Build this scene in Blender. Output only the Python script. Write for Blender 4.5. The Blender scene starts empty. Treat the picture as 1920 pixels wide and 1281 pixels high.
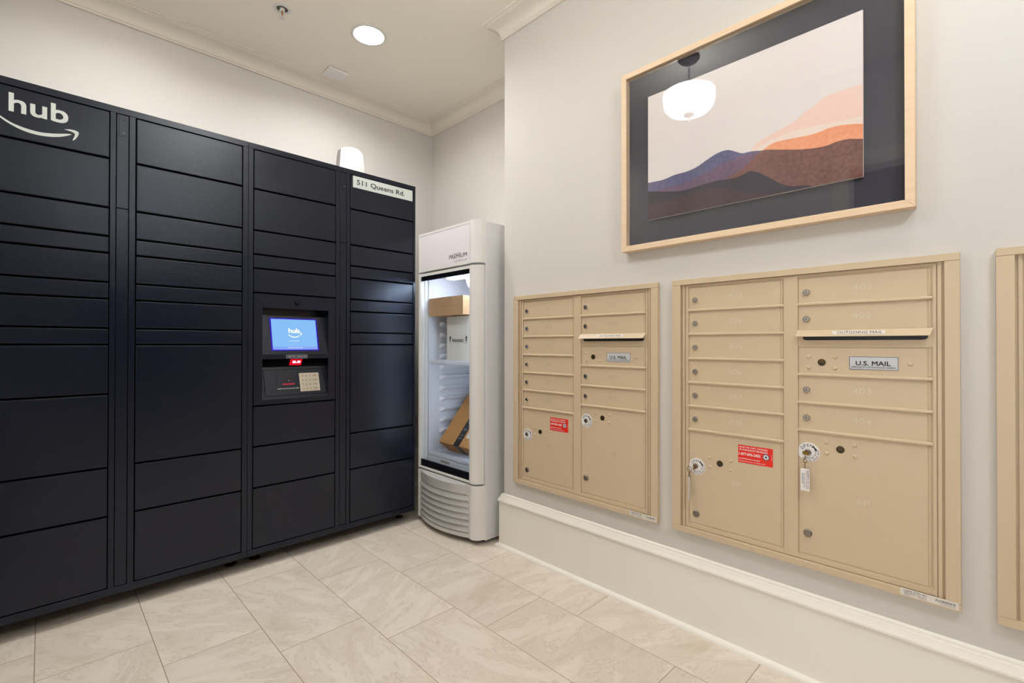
import bpy, bmesh, math, random
from mathutils import Vector, Matrix
random.seed(7)
SC = bpy.context.scene
COL = SC.collection
PI = math.pi

# ------------------------------------------------------------------ camera, world, exposure, main lights
def make_camera():
    yaw, pitch, roll = math.radians(45.65335), math.radians(0.337106), math.radians(0.067289)
    F = Vector((math.cos(yaw)*math.cos(pitch), math.sin(yaw)*math.cos(pitch), math.sin(pitch)))
    R0 = Vector((math.sin(yaw), -math.cos(yaw), 0)); U0 = R0.cross(F)
    c, s = math.cos(roll), math.sin(roll)
    R, U = c*R0+s*U0, -s*R0+c*U0
    m = Matrix(((R.x, U.x, -F.x, 0), (R.y, U.y, -F.y, 0), (R.z, U.z, -F.z, 1.073), (0, 0, 0, 1)))
    cd = bpy.data.cameras.new('camera'); cd.sensor_width = 36; cd.lens = 899.0443/1920*36
    cd.clip_start = 0.02
    o = bpy.data.objects.new('camera', cd); COL.objects.link(o); o.matrix_world = m
    SC.camera = o
make_camera()
w = bpy.data.worlds.new('world'); SC.world = w; w.use_nodes = True
w.node_tree.nodes['Background'].inputs[0].default_value = (0.9, 0.95, 1, 1)
w.node_tree.nodes['Background'].inputs[1].default_value = 0.15
SC.view_settings.view_transform = 'Standard'; SC.view_settings.look = 'None'
SC.view_settings.gamma = 1; SC.view_settings.exposure = 0.33
SC.view_settings.use_curve_mapping = False
WARM = (0.955, 0.98, 1.0); COOL = (0.82, 0.905, 1.0)
DOWN_W, PEND_S, PEND2_S, FRIDGE_S, HALL_FILL_S = 5.0, 17.0, 42.0, 26.0, 2.7
ZC = 2.79; XM = 1.762; YB = 3.14; XA = 2.185; YC = 1.863

# ------------------------------------------------------------------ materials
def lin(c): return tuple((x/255/12.92 if x/255 <= .04045 else ((x/255+.055)/1.055)**2.4) for x in c)
def mat(name, rgb, rough=.5, metal=0., bump=0., bscale=200., spec=.5, mottle=0., mscale=8., emit=None, es=0.):
    m = bpy.data.materials.new(name); m.use_nodes = True
    nt = m.node_tree; b = nt.nodes['Principled BSDF']
    c = (*lin(rgb), 1)
    b.inputs['Base Color'].default_value = c
    b.inputs['Roughness'].default_value = rough; b.inputs['Metallic'].default_value = metal
    b.inputs['Specular IOR Level'].default_value = spec
    if emit:
        b.inputs['Emission Color'].default_value = (*lin(emit), 1); b.inputs['Emission Strength'].default_value = es
    tc = None
    if bump or mottle: tc = nt.nodes.new('ShaderNodeTexCoord')
    if mottle:
        n = nt.nodes.new('ShaderNodeTexNoise'); n.inputs['Scale'].default_value = mscale; n.inputs['Detail'].default_value = 5
        nt.links.new(tc.outputs['Object'], n.inputs['Vector'])
        mx = nt.nodes.new('ShaderNodeMix'); mx.data_type = 'RGBA'
        mx.inputs[6].default_value = tuple(v*(1-mottle) for v in c[:3])+(1,)
        mx.inputs[7].default_value = tuple(min(1, v*(1+mottle)) for v in c[:3])+(1,)
        nt.links.new(n.outputs['Fac'], mx.inputs[0]); nt.links.new(mx.outputs[2], b.inputs['Base Color'])
    if bump:
        n = nt.nodes.new('ShaderNodeTexNoise'); n.inputs['Scale'].default_value = bscale; n.inputs['Detail'].default_value = 2
        nt.links.new(tc.outputs['Object'], n.inputs['Vector'])
        bp = nt.nodes.new('ShaderNodeBump'); bp.inputs['Strength'].default_value = bump; bp.inputs['Distance'].default_value = .001
        nt.links.new(n.outputs['Fac'], bp.inputs['Height']); nt.links.new(bp.outputs[0], b.inputs['Normal'])
    return m
def glass(name, refl, tint=(1, 1, 1)):
    m = bpy.data.materials.new(name); m.use_nodes = True; nt = m.node_tree; nt.nodes.clear()
    o = nt.nodes.new('ShaderNodeOutputMaterial'); mx = nt.nodes.new('ShaderNodeMixShader')
    t = nt.nodes.new('ShaderNodeBsdfTransparent'); t.inputs[0].default_value = (*tint, 1)
    g = nt.nodes.new('ShaderNodeBsdfGlossy'); g.inputs['Roughness'].default_value = 0.0
    fr = nt.nodes.new('ShaderNodeLayerWeight'); fr.inputs[0].default_value = .5
    pw = nt.nodes.new('ShaderNodeMath'); pw.operation = 'POWER'; pw.inputs[1].default_value = 5
    ma = nt.nodes.new('ShaderNodeMath'); ma.operation = 'MULTIPLY_ADD'; ma.inputs[1].default_value = .95*refl; ma.inputs[2].default_value = .045*refl; ma.use_clamp = True
    nt.links.new(fr.outputs['Facing'], pw.inputs[0]); nt.links.new(pw.outputs[0], ma.inputs[0]); nt.links.new(ma.outputs[0], mx.inputs[0])
    nt.links.new(t.outputs[0], mx.inputs[1]); nt.links.new(g.outputs[0], mx.inputs[2]); nt.links.new(mx.outputs[0], o.inputs[0])
    return m
def emis(name, rgb, s):
    m = bpy.data.materials.new(name); m.use_nodes = True; nt = m.node_tree; nt.nodes.clear()
    o = nt.nodes.new('ShaderNodeOutputMaterial'); e = nt.nodes.new('ShaderNodeEmission')
    e.inputs[0].default_value = (*rgb, 1); e.inputs[1].default_value = s
    nt.links.new(e.outputs[0], o.inputs[0]); return m

M = {}
M['wall'] = mat('wall_paint', (212, 207, 200), .7, bump=.08, bscale=120, mottle=.012, mscale=2, spec=.25)
M['ceil'] = mat('ceiling_paint', (250, 243, 230), .85, bump=.1, bscale=150, spec=.2)
M['trim'] = mat('trim_enamel', (236, 227, 213), .42, spec=.4)
M['base'] = mat('baseboard_enamel', (242, 236, 225), .45, spec=.4, mottle=.02, mscale=6)
M['lock'] = mat('navy_powder_coat', (15, 22, 39), .13, bump=.35, bscale=650, spec=.42)
M['lockin'] = mat('locker_gap_black', (9, 9, 11), .8, spec=.1)
M['logo'] = mat('logo_white', (222, 228, 222), .5)
M['ink'] = mat('printed_dark', (38, 38, 46), .6)
M['tan'] = mat('sand_powder_coat', (208, 186, 154), .42, bump=.1, bscale=350, spec=.45)
M['tandark'] = mat('sand_recess', (150, 128, 98), .7)
M['num'] = mat('engraved_number', (214, 200, 178), .35)
M['numdark'] = mat('engraved_number_grey', (190, 174, 148), .4)
M['chrome'] = mat('lock_chrome', (190, 184, 178), .22, 1.)
M['nickel'] = mat('lock_face', (140, 132, 124), .35, 1.)
M['brass'] = mat('brass', (150, 118, 60), .3, 1.)
M['bronze'] = mat('arrow_lock', (96, 84, 54), .4, .9)
M['black'] = mat('black', (14, 13, 14), .5)
M['red'] = mat('red_sticker', (236, 38, 18), .45)
M['white'] = mat('white_print', (238, 232, 228), .5)
M['label'] = mat('silver_label', (205, 206, 208), .4)
M['blueink'] = mat('label_blue_edge', (70, 80, 110), .5)
M['paper'] = mat('paper_label', (224, 216, 206), .55)
M['fsil'] = mat('fridge_silver_white', (232, 229, 224), .35, bump=.03, bscale=300)
M['fside'] = mat('fridge_side_grey', (232, 230, 230), .4, bump=.05, bscale=300)
M['fhead'] = mat('fridge_header_white', (236, 230, 232), .3)
M['fkick'] = mat('fridge_grille_silver', (214, 212, 208), .34, .35)
M['liner'] = mat('fridge_liner', (232, 234, 240), .4)
M['fblack'] = mat('door_glass_black_print', (16, 16, 22), .15)
M['wire'] = mat('white_wire', (226, 228, 232), .35)
M['card'] = mat('cardboard', (190, 148, 104), .8, mottle=.05, mscale=14, bump=.05, bscale=120)
M['card2'] = mat('cardboard_orange', (178, 128, 70), .8, mottle=.07, mscale=18)
M['foam'] = mat('white_carton', (232, 226, 212), .7, mottle=.02, mscale=10)
M['tape'] = mat('black_tape', (34, 30, 30), .25)
M['tapeink'] = mat('tape_print', (130, 150, 158), .4)
M['wood'] = None
M['mat'] = mat('charcoal_mat_board', (68, 68, 77), .9, mottle=.05, mscale=60, spec=.1)
M['grille'] = mat('ceiling_plate_white', (246, 244, 238), .5)
M['sprw'] = mat('sprinkler_white', (222, 220, 212), .4)
M['orange'] = mat('sprinkler_bulb', (170, 78, 20), .2)
M['dark'] = mat('recess_dark', (90, 86, 78), .6)
M['router'] = mat('router_white', (222, 217, 210), .35)
M['routerside'] = mat('router_silver', (168, 162, 158), .3, .3)
M['dbronze'] = mat('dark_bronze', (62, 56, 52), .35, .8)
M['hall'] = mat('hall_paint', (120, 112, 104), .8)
M['far'] = mat('far_wall_shade_paint', (74, 76, 84), .8)  # shade put into the paint so the lockers mirror a dark room
M['glass'] = glass('fridge_glass', 1.0, (.97, .985, 1.))
M['pglass'] = glass('picture_glass', .95)
M['bowl'] = emis('pendant_bowl_glow', WARM, PEND_S)
M['lens'] = emis('downlight_lens_glow', (1, .97, .92), 50)
M['bowl2'] = emis('pendant_bowl_cool_glow', COOL, PEND2_S)
M['flamp'] = emis('fridge_lamp_glow', (.60, .76, 1.), FRIDGE_S)
M['ffill'] = emis('fridge_added_fill_glow', (.66, .8, 1.), 16.)
M['scr'] = emis('touchscreen_blue', lin((132, 186, 240)), .85)
M['hallfill'] = emis('added_hall_fill_glow', (.97, .97, .96), HALL_FILL_S)  # glow of the made-up hallway window
M['scr2'] = emis('touchscreen_bar', lin((130, 162, 240)), .85)
M['scrw'] = emis('touchscreen_white', (1, 1, 1), 1.15)
M['scredge'] = emis('touchscreen_edge_light', lin((70, 40, 215)), .55)
M['redlit'] = emis('scanner_red', lin((215, 16, 40)), .8)
M['redhot'] = emis('scanner_led', lin((255, 150, 160)), 2.2)
M['keyp'] = mat('keypad_metal', (212, 200, 178), .35, .35)
M['keys'] = mat('keypad_keys', (196, 184, 162), .35, .35)
M['screwb'] = mat('knob_black', (26, 24, 26), .25, .6)

def wood():
    m = bpy.data.materials.new('maple_wood'); m.use_nodes = True; nt = m.node_tree; b = nt.nodes['Principled BSDF']
    b.inputs['Roughness'].default_value = .5
    tc = nt.nodes.new('ShaderNodeTexCoord'); mp = nt.nodes.new('ShaderNodeMapping'); mp.inputs['Scale'].default_value = (3, 40, 40)
    n = nt.nodes.new('ShaderNodeTexNoise'); n.inputs['Scale'].default_value = 2.2; n.inputs['Detail'].default_value = 6
    mx = nt.nodes.new('ShaderNodeMix'); mx.data_type = 'RGBA'
    mx.inputs[6].default_value = (*lin((224, 192, 156)), 1); mx.inputs[7].default_value = (*lin((242, 216, 184)), 1)
    nt.links.new(tc.outputs['Object'], mp.inputs[0]); nt.links.new(mp.outputs[0], n.inputs['Vector'])
    nt.links.new(n.outputs['Fac'], mx.inputs[0]); nt.links.new(mx.outputs[2], b.inputs['Base Color'])
    return m
M['wood'] = wood()

def art(name, a, b_, scale=90):
    m = bpy.data.materials.new(name); m.use_nodes = True; nt = m.node_tree; b = nt.nodes['Principled BSDF']
    b.inputs['Roughness'].default_value = .85; b.inputs['Specular IOR Level'].default_value = .1
    tc = nt.nodes.new('ShaderNodeTexCoord')
    n = nt.nodes.new('ShaderNodeTexNoise'); n.inputs['Scale'].default_value = scale; n.inputs['Detail'].default_value = 4
    n2 = nt.nodes.new('ShaderNodeTexNoise'); n2.inputs['Scale'].default_value = 5
    ad = nt.nodes.new('ShaderNodeMath'); ad.operation = 'ADD'
    su = nt.nodes.new('ShaderNodeMath'); su.operation = 'MULTIPLY_ADD'; su.inputs[1].default_value = 1.5; su.inputs[2].default_value = -1.0; su.use_clamp = True
    mx = nt.nodes.new('ShaderNodeMix'); mx.data_type = 'RGBA'
    mx.inputs[6].default_value = (*lin(a), 1); mx.inputs[7].default_value = (*lin(b_), 1)
    nt.links.new(tc.outputs['Object'], n.inputs['Vector']); nt.links.new(tc.outputs['Object'], n2.inputs['Vector'])
    nt.links.new(n.outputs['Fac'], ad.inputs[0]); nt.links.new(n2.outputs['Fac'], ad.inputs[1])
    nt.links.new(ad.outputs[0], su.inputs[0]); nt.links.new(su.outputs[0], mx.inputs[0]); nt.links.new(mx.outputs[2], b.inputs['Base Color'])
    return m
AW = [art('art_sky', (231, 221, 217), (233, 224, 219)), art('art_pink', (240, 204, 190), (243, 213, 200)),
      art('art_cream', (240, 218, 204), (241, 224, 212)), art('art_orange', (236, 148, 106), (244, 176, 136)),
      art('art_blue', (76, 78, 112), (112, 108, 140)), art('art_purple', (92, 72, 100), (126, 100, 122)),
      art('art_brown', (94, 62, 62), (140, 98, 88)), art('art_dark', (52, 46, 58), (66, 58, 68)),
      art('art_umber', (60, 44, 48), (84, 66, 74))]

def floor_mat():
    m = bpy.data.materials.new('travertine_tiles'); m.use_nodes = True; nt = m.node_tree; b = nt.nodes['Principled BSDF']
    N = nt.nodes.new; L = nt.links.new
    def mth(op, a, b2=None, c=None):
        n = N('ShaderNodeMath'); n.operation = op
        for i, v in enumerate((a, b2, c)):
            if v is None: continue
            if isinstance(v, (int, float)): n.inputs[i].default_value = v
            else: L(v, n.inputs[i])
        return n.outputs[0]
    tc = N('ShaderNodeTexCoord'); sp = N('ShaderNodeSeparateXYZ'); L(tc.outputs['Object'], sp.inputs[0])
    PX, PY = .3056, .608
    u = mth('DIVIDE', mth('ADD', sp.outputs[0], .0160), PX)
    k = mth('FLOOR', u); fu = mth('SUBTRACT', u, k)
    v = mth('DIVIDE', mth('ADD', mth('SUBTRACT', sp.outputs[1], 1.956+.1940), mth('MULTIPLY', k, .1940)), PY)
    j = mth('FLOOR', v); fv = mth('SUBTRACT', v, j)
    du = mth('MULTIPLY', mth('MINIMUM', fu, mth('SUBTRACT', 1., fu)), PX)
    dv = mth('MULTIPLY', mth('MINIMUM', fv, mth('SUBTRACT', 1., fv)), PY)
    d = mth('MINIMUM', du, dv)
    mr = N('ShaderNodeMapRange'); mr.interpolation_type = 'SMOOTHSTEP'
    L(d, mr.inputs[0]); mr.inputs[1].default_value = .0008; mr.inputs[2].default_value = .0017
    tile = mr.outputs[0]
    cb = N('ShaderNodeCombineXYZ'); L(k, cb.inputs[0]); L(j, cb.inputs[1])
    wn = N('ShaderNodeTexWhiteNoise'); wn.noise_dimensions = '3D'; L(cb.outputs[0], wn.inputs['Vector'])
    # per-tile shifted and turned coordinates so that veins break at the joints
    off = N('ShaderNodeVectorMath'); off.operation = 'SCALE'; L(wn.outputs['Color'], off.inputs[0]); off.inputs['Scale'].default_value = 23.
    ad = N('ShaderNodeVectorMath'); ad.operation = 'ADD'; L(tc.outputs['Object'], ad.inputs[0]); L(off.outputs[0], ad.inputs[1])
    rot = N('ShaderNodeVectorRotate'); rot.rotation_type = 'Z_AXIS'; L(ad.outputs[0], rot.inputs['Vector'])
    L(mth('MULTIPLY', wn.outputs['Value'], 6.28), rot.inputs['Angle'])
    mp = N('ShaderNodeMapping'); mp.inputs['Scale'].default_value = (1.0, 2.6, 1); L(rot.outputs[0], mp.inputs[0])
    n1 = N('ShaderNodeTexNoise'); n1.inputs['Scale'].default_value = 4.2; n1.inputs['Detail'].default_value = 9; n1.inputs['Roughness'].default_value = .64; n1.inputs['Distortion'].default_value = .5
    L(mp.outputs[0], n1.inputs['Vector'])
    n2 = N('ShaderNodeTexNoise'); n2.inputs['Scale'].default_value = 38; n2.inputs['Detail'].default_value = 7; n2.inputs['Roughness'].default_value = .75
    L(mp.outputs[0], n2.inputs['Vector'])
    # thin veins
    vn = mth('ABSOLUTE', mth('SUBTRACT', n1.outputs['Fac'], .5))
    ve = N('ShaderNodeMapRange'); L(vn, ve.inputs[0]); ve.inputs[1].default_value = 0; ve.inputs[2].default_value = .012; ve.inputs[3].default_value = 1; ve.inputs[4].default_value = 0
    r1 = N('ShaderNodeValToRGB'); e = r1.color_ramp.elements
    e[0].position = .25; e[0].color = (*lin((204, 189, 170)), 1); e[1].position = .75; e[1].color = (*lin((234, 224, 211)), 1)
    x = e.new(.42); x.color = (*lin((219, 206, 190)), 1); x = e.new(.55); x.color = (*lin((226, 214, 199)), 1)
    L(n1.outputs['Fac'], r1.inputs[0])
    m1 = N('ShaderNodeMix'); m1.data_type = 'RGBA'; L(mth('MULTIPLY', ve.outputs[0], .34), m1.inputs[0]); L(r1.outputs[0], m1.inputs[6]); m1.inputs[7].default_value = (*lin((166, 146, 122)), 1)
    # pits and specks
    pt = N('ShaderNodeMapRange'); L(n2.outputs['Fac'], pt.inputs[0]); pt.inputs[1].default_value = .58; pt.inputs[2].default_value = .70
    m2 = N('ShaderNodeMix'); m2.data_type = 'RGBA'; L(mth('MULTIPLY', pt.outputs[0], .35), m2.inputs[0]); L(m1.outputs[2], m2.inputs[6]); m2.inputs[7].default_value = (*lin((172, 156, 134)), 1)
    hs = N('ShaderNodeHueSaturation'); L(m2.outputs[2], hs.inputs['Color']); hs.inputs['Hue'].default_value = .5
    L(mth('MULTIPLY_ADD', wn.outputs['Value'], .09, .955), hs.inputs['Value'])
    m3 = N('ShaderNodeMix'); m3.data_type = 'RGBA'; L(tile, m3.inputs[0]); m3.inputs[6].default_value = (*lin((164, 144, 122)), 1); L(hs.outputs[0], m3.inputs[7])
    L(m3.outputs[2], b.inputs['Base Color'])
    b.inputs['Roughness'].default_value = .42; b.inputs['Specular IOR Level'].default_value = .35
    bp = N('ShaderNodeBump'); bp.inputs['Strength'].default_value = .5; bp.inputs['Distance'].default_value = .0015
    L(mth('ADD', tile, mth('MULTIPLY', n2.outputs['Fac'], .08)), bp.inputs['Height']); L(bp.outputs[0], b.inputs['Normal'])
    return m
M['floor'] = floor_mat()

# ------------------------------------------------------------------ mesh helpers
class MB:
    def __init__(s): s.v = []; s.f = []; s.m = []
    def poly(s, pts, m=0):
        n = len(s.v); s.v += [tuple(p) for p in pts]; s.f.append(tuple(range(n, n+len(pts)))); s.m.append(m); return s
    def box(s, x0, x1, y0, y1, z0, z1, m=0):
        n = len(s.v)
        s.v += [(x0,y0,z0),(x1,y0,z0),(x1,y1,z0),(x0,y1,z0),(x0,y0,z1),(x1,y0,z1),(x1,y1,z1),(x0,y1,z1)]
        for q in ((0,3,2,1),(4,5,6,7),(0,1,5,4),(1,2,6,5),(2,3,7,6),(3,0,4,7)):
            s.f.append(tuple(n+i for i in q)); s.m.append(m)
        return s
    def prism(s, a, b, m=0, cap=True):
        """a, b: matching rings of 3d points"""
        n = len(s.v); k = len(a); s.v += [tuple(p) for p in a]+[tuple(p) for p in b]
        for i in range(k):
            j = (i+1) % k; s.f.append((n+i, n+j, n+k+j, n+k+i)); s.m.append(m)
        if cap:
            s.f.append(tuple(n+i for i in reversed(range(k)))); s.m.append(m)
            s.f.append(tuple(n+k+i for i in range(k))); s.m.append(m)
        return s
    def plan(s, pts, z0, z1, m=0):
        return s.prism([(x, y, z0) for x, y in pts], [(x, y, z1) for x, y in pts], m)
    def face(s, pts, y0, y1, m=0):
        """outline in x,z pushed from y0 (front) to y1"""
        return s.prism([(x, y0, z) for x, z in pts], [(x, y1, z) for x, z in pts], m)
    def lathe(s, prof, o, ax='y', seg=24, m=0, sgn=-1):
        """prof: (radius, height) along ax; height counted sgn*ax"""
        n = len(s.v); k = len(prof)
        for r, h in prof:
            for i in range(seg):
                a = 2*PI*i/seg; c, q = r*math.cos(a), r*math.sin(a)
                p = {'y': (o[0]+c, o[1]+sgn*h, o[2]+q), 'z': (o[0]+c, o[1]+q, o[2]+sgn*h), 'x': (o[0]+sgn*h, o[1]+c, o[2]+q)}[ax]
                s.v.append(p)
        for t in range(k-1):
            for i in range(seg):
                j = (i+1) % seg
                s.f.append((n+t*seg+i, n+t*seg+j, n+(t+1)*seg+j, n+(t+1)*seg+i)); s.m.append(m)
        s.f.append(tuple(n+i for i in reversed(range(seg)))); s.m.append(m)
        s.f.append(tuple(n+(k-1)*seg+i for i in range(seg))); s.m.append(m)
        return s
    def tube(s, pts, r, seg=8, m=0, closed=False):
        pts = [Vector(p) for p in pts]; n0 = len(s.v); k = len(pts)
        up = Vector((0.13, 0.31, 0.94)).normalized()
        for i, p in enumerate(pts):
            if closed: t = pts[(i+1) % k]-pts[i-1]
            else: t = pts[min(i+1, k-1)]-pts[max(i-1, 0)]
            t.normalize(); a = t.cross(up).normalized(); b = t.cross(a)
            for q in range(seg):
                w_ = 2*PI*q/seg; s.v.append(tuple(p+r*(math.cos(w_)*a+math.sin(w_)*b)))
        for i in range(k if closed else k-1):
            i2 = (i+1) % k
            for q in range(seg):
                q2 = (q+1) % seg
                s.f.append((n0+i*seg+q, n0+i*seg+q2, n0+i2*seg+q2, n0+i2*seg+q)); s.m.append(m)
        if not closed:
            s.f.append(tuple(n0+q for q in reversed(range(seg)))); s.m.append(m)
            s.f.append(tuple(n0+(k-1)*seg+q for q in range(seg))); s.m.append(m)
        return s
    def addmesh(s, vf, fn, m=0):
        vs, fs = vf; n = len(s.v); s.v += [tuple(fn(*p)) for p in vs]
        for f in fs: s.f.append(tuple(n+i for i in f)); s.m.append(m)
        return s
    def text(s, txt, cx, cz, w_, h, y, m=0, bold=0., rot=0., fn=None):
        """lettering fitted to a box on a plane facing -y (or mapped by fn(a, b))"""
        if bold and ('M' in txt or txt == 'hub') and not fn:      # heavier strokes from shifted copies (that letter will not thicken by offset)
            e = bold*.8*((h or w_/len(txt)*1.3)/.7)
            for k, (dx, dz) in enumerate(((-e, -e), (e, -e), (-e, e), (e, e), (0, 0))):
                s.text(txt, cx+dx, cz+dz, w_-2*e if w_ else w_, h-2*e if h else h, y-k*1.5e-5, m, 0., rot)
            return s
        vf, (x0, x1, z0, z1) = glyphs(txt, bold)
        sz = h/(z1-z0) if h else w_/(x1-x0); sx = w_/(x1-x0) if w_ else sz
        c, q = math.cos(rot), math.sin(rot)
        def mp(px, py, pz):
            a = (px-(x0+x1)/2)*sx; b = (py-(z0+z1)/2)*sz
            a, b = a*c-b*q, a*q+b*c
            if fn: return fn(cx+a, cz+b)
            return (cx+a, y, cz+b)
        return s.addmesh(vf, mp, m)
    def build(s, name, mats, parent=None, loc=None, smooth=None, bevel=0., bseg=2):
        me = bpy.data.meshes.new(name); me.from_pydata(s.v, [], s.f); me.update()
        bm = bmesh.new(); bm.from_mesh(me); bmesh.ops.recalc_face_normals(bm, faces=bm.faces); bm.to_mesh(me); bm.free()
        if not isinstance(mats, (list, tuple)): mats = [mats]
        for q in mats: me.materials.append(q)
        for p, i in zip(me.polygons, s.m): p.material_index = i
        if smooth:
            for p in me.polygons: p.use_smooth = True
            me.set_sharp_from_angle(angle=math.radians(smooth))
        o = bpy.data.objects.new(name, me); COL.objects.link(o)
        if parent: o.parent = parent
        if loc: o.location = loc
        if bevel:
            b = o.modifiers.new('bevel', 'BEVEL'); b.width = bevel; b.segments = bseg; b.limit_method = 'ANGLE'; b.angle_limit = math.radians(40)
            b.use_clamp_overlap = True
        return o
_gl = {}
def glyphs(txt, bold):
    key = (txt, bold)
    if key in _gl: return _gl[key]
    cu = bpy.data.curves.new('lettering', 'FONT'); cu.body = txt; cu.size = 1; cu.resolution_u = 6 if len(txt) < 5 else 3; cu.offset = bold
    ob = bpy.data.objects.new('lettering', cu); COL.objects.link(ob)
    dg = bpy.context.evaluated_depsgraph_get(); dg.update()
    me = bpy.data.meshes.new_from_object(ob.evaluated_get(dg))
    vs = [tuple(v.co) for v in me.vertices]; fs = [tuple(p.vertices) for p in me.polygons]
    bpy.data.objects.remove(ob); bpy.data.curves.remove(cu); bpy.data.meshes.remove(me)
    xs = [v[0] for v in vs]; ys = [v[1] for v in vs]
    _gl[key] = ((vs, fs), (min(xs), max(xs), min(ys), max(ys))); return _gl[key]

def thing(name, label, cat, loc=(0, 0, 0), rz=0., group=None):
    o = bpy.data.objects.new(name, None); o.empty_display_size = .1; COL.objects.link(o)
    o.location = loc; o.rotation_euler = (0, 0, rz); o['label'] = label; o['category'] = cat
    if group: o['group'] = group
    return o
def tag(o, label, cat, group=None):
    o['label'] = label; o['category'] = cat
    if group: o['group'] = group
    return o
def struct(o, label, cat):
    o['kind'] = 'structure'; o['label'] = label; o['category'] = cat; return o
RW = -PI/2      # local x runs to the right as seen, local y runs into the wall

# ------------------------------------------------------------------ room shell
YF, XL, XH = -3.2, -.24, -2.2
T = .12
struct(MB().box(XH-.1, XA+T, YF-T, YB+T, -.1, 0).build('floor', M['floor']), 'beige travertine tile floor in thirds offset bond', 'floor')
struct(MB().box(XH-.1, XA+T, YF-T, YB+T, ZC, ZC+.1).build('ceiling', M['ceil']), 'plain warm grey painted ceiling', 'ceiling')
struct(MB().box(XL-T, XA+T, YB, YB+T, 0, ZC).build('wall_back', M['wall']), 'off-white wall behind the parcel lockers', 'wall')
struct(MB().box(XA, XA+T, YC, YB, 0, ZC).build('wall_alcove', M['wall']), 'off-white alcove wall behind the fridge', 'wall')
struct(MB().box(XM, XA+T, YF, YC, 0, ZC).build('wall_right', M['wall'], bevel=.004), 'off-white wall carrying the mailboxes and framed art', 'wall')
struct(MB().box(XH-T, XM, YF-T, YF, 0, ZC).build('wall_front', M['far']), 'wall behind the photographer, coloured dark to dim the locker reflections', 'wall')
struct(MB().box(XL-T, XL, 1.69, YB, 0, ZC).build('wall_left', M['wall']), 'off-white wall at the left end of the lockers', 'wall')
DW0, DW1, DH = -.62, .66, 2.16
mb = MB().box(-.24, -.11, DW1, 1.69, 0, ZC).box(-.24, -.11, YF, DW0, 0, ZC).box(-.24, -.11, DW0, DW1, DH, ZC)
struct(mb.build('wall_door', M['wall']), 'off-white wall with the open doorway the photo is taken from', 'wall')
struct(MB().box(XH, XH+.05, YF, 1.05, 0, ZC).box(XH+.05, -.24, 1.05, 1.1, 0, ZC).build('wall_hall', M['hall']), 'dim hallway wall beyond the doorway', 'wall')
wn = struct(MB().box(XH+.05, XH+.08, -1.36, -1.30, .24, 1.76).box(XH+.05, XH+.08, .90, .96, .24, 1.76).box(XH+.05, XH+.08, -1.30, .90, .24, .30).box(XH+.05, XH+.08, -1.30, .90, 1.70, 1.76).box(XH+.05, XH+.075, -.22, -.18, .30, 1.70).build('window_fill_1', M['trim']), 'added glowing hallway window beyond the doorway, a fill light for the room', 'window')
MB().box(XH+.052, XH+.056, -1.30, .90, .30, 1.70).build('pane', M['hallfill'], wn)  # unseen glowing pane added to brighten the lower walls through the doorway
mb = MB()
cas = [(0, 0), (.09, 0), (.09, .012), (.07, .022), (.02, .016), (.01, .01), (0, .01)]
for ys, sg in ((DW0, -1), (DW1, 1)):
    mb.prism([(-.11+d*1.0, ys+sg*a, 0) for a, d in cas], [(-.11+d*1.0, ys+sg*a, DH+.09) for a, d in cas])
mb.prism([(-.11+d, DW0-.09, DH+a) for a, d in cas], [(-.11+d, DW1+.09, DH+a) for a, d in cas])
struct(mb.build('trim_1', M['trim']), 'painted casing round the doorway', 'door casing')

def sweep(path, prof, names, m, labels, cat, smooth=35):
    P = [Vector((*p, 0)) for p in path]; n = len(P)
    dirs = [(P[i+1]-P[i]).normalized() for i in range(n-1)]
    nor = [Vector((-d.y, d.x, 0)) for d in dirs]
    mit = []
    for i in range(n):
        if i == 0: mit.append(nor[0])
        elif i == n-1: mit.append(nor[-1])
        else:
            b = (nor[i-1]+nor[i]); mit.append(b/ (b.dot(nor[i])))
    for i in range(n-1):
        if not names[i]: continue
        a = [P[i]+mit[i]*p+Vector((0, 0, z)) for p, z in prof]; b = [P[i+1]+mit[i+1]*p+Vector((0, 0, z)) for p, z in prof]
        struct(MB().prism(a, b).build(names[i], m, smooth=smooth), labels[i], cat)
path = [(XM, YF), (XM, YC), (XA, YC), (XA, YB), (XL, YB), (XL, 1.69)]
z0 = ZC-.0855
crown = [(0, z0), (.010, z0), (.0125, z0+.003), (.0125, z0+.007), (.010, z0+.009), (.0135, z0+.011), (.016, z0+.014), (.016, z0+.018), (.013, z0+.020)]
crown += [(.0145, z0+.021), (.019, z0+.034), (.027, z0+.047), (.038, z0+.057), (.052, z0+.0635), (.068, z0+.067)]
crown += [(.068, z0+.070), (.073, z0+.071), (.076, z0+.074), (.076, z0+.077), (.081, z0+.078), (.086, z0+.080), (.088, z0+.083), (.088, ZC), (0, ZC)]
sweep(path, crown, ['trim_2', 'trim_3', 'trim_4', 'trim_5', 'trim_6'], M['trim'],
      ['crown moulding above the mailbox wall', 'crown moulding return at the wall corner', 'crown moulding over the fridge alcove', 'crown moulding above the parcel lockers', 'crown moulding at the left wall'], 'crown moulding', 30)
bb = [(0, .279), (.005, .279), (.009, .276), (.011, .271), (.011, .268), (.014, .266), (.016, .260), (.021, .252), (.0245, .246), (.0245, .240), (.0215, .237), (.018, .234), (.018, .018)]
bb += [(.018+.018*math.cos(a), .018*math.sin(a)) for a in [PI/2*(1-t/6) for t in range(7)]] + [(0, 0)]
sweep(path[:4]+[(XL, YB)], bb, ['baseboard_right', 'baseboard_return', 'baseboard_alcove', 'baseboard_back'], M['base'],
      ['tall cream baseboard under the mailboxes', 'baseboard return at the wall corner', 'baseboard behind the fridge', 'baseboard behind the lockers'], 'baseboard', 30)

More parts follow.
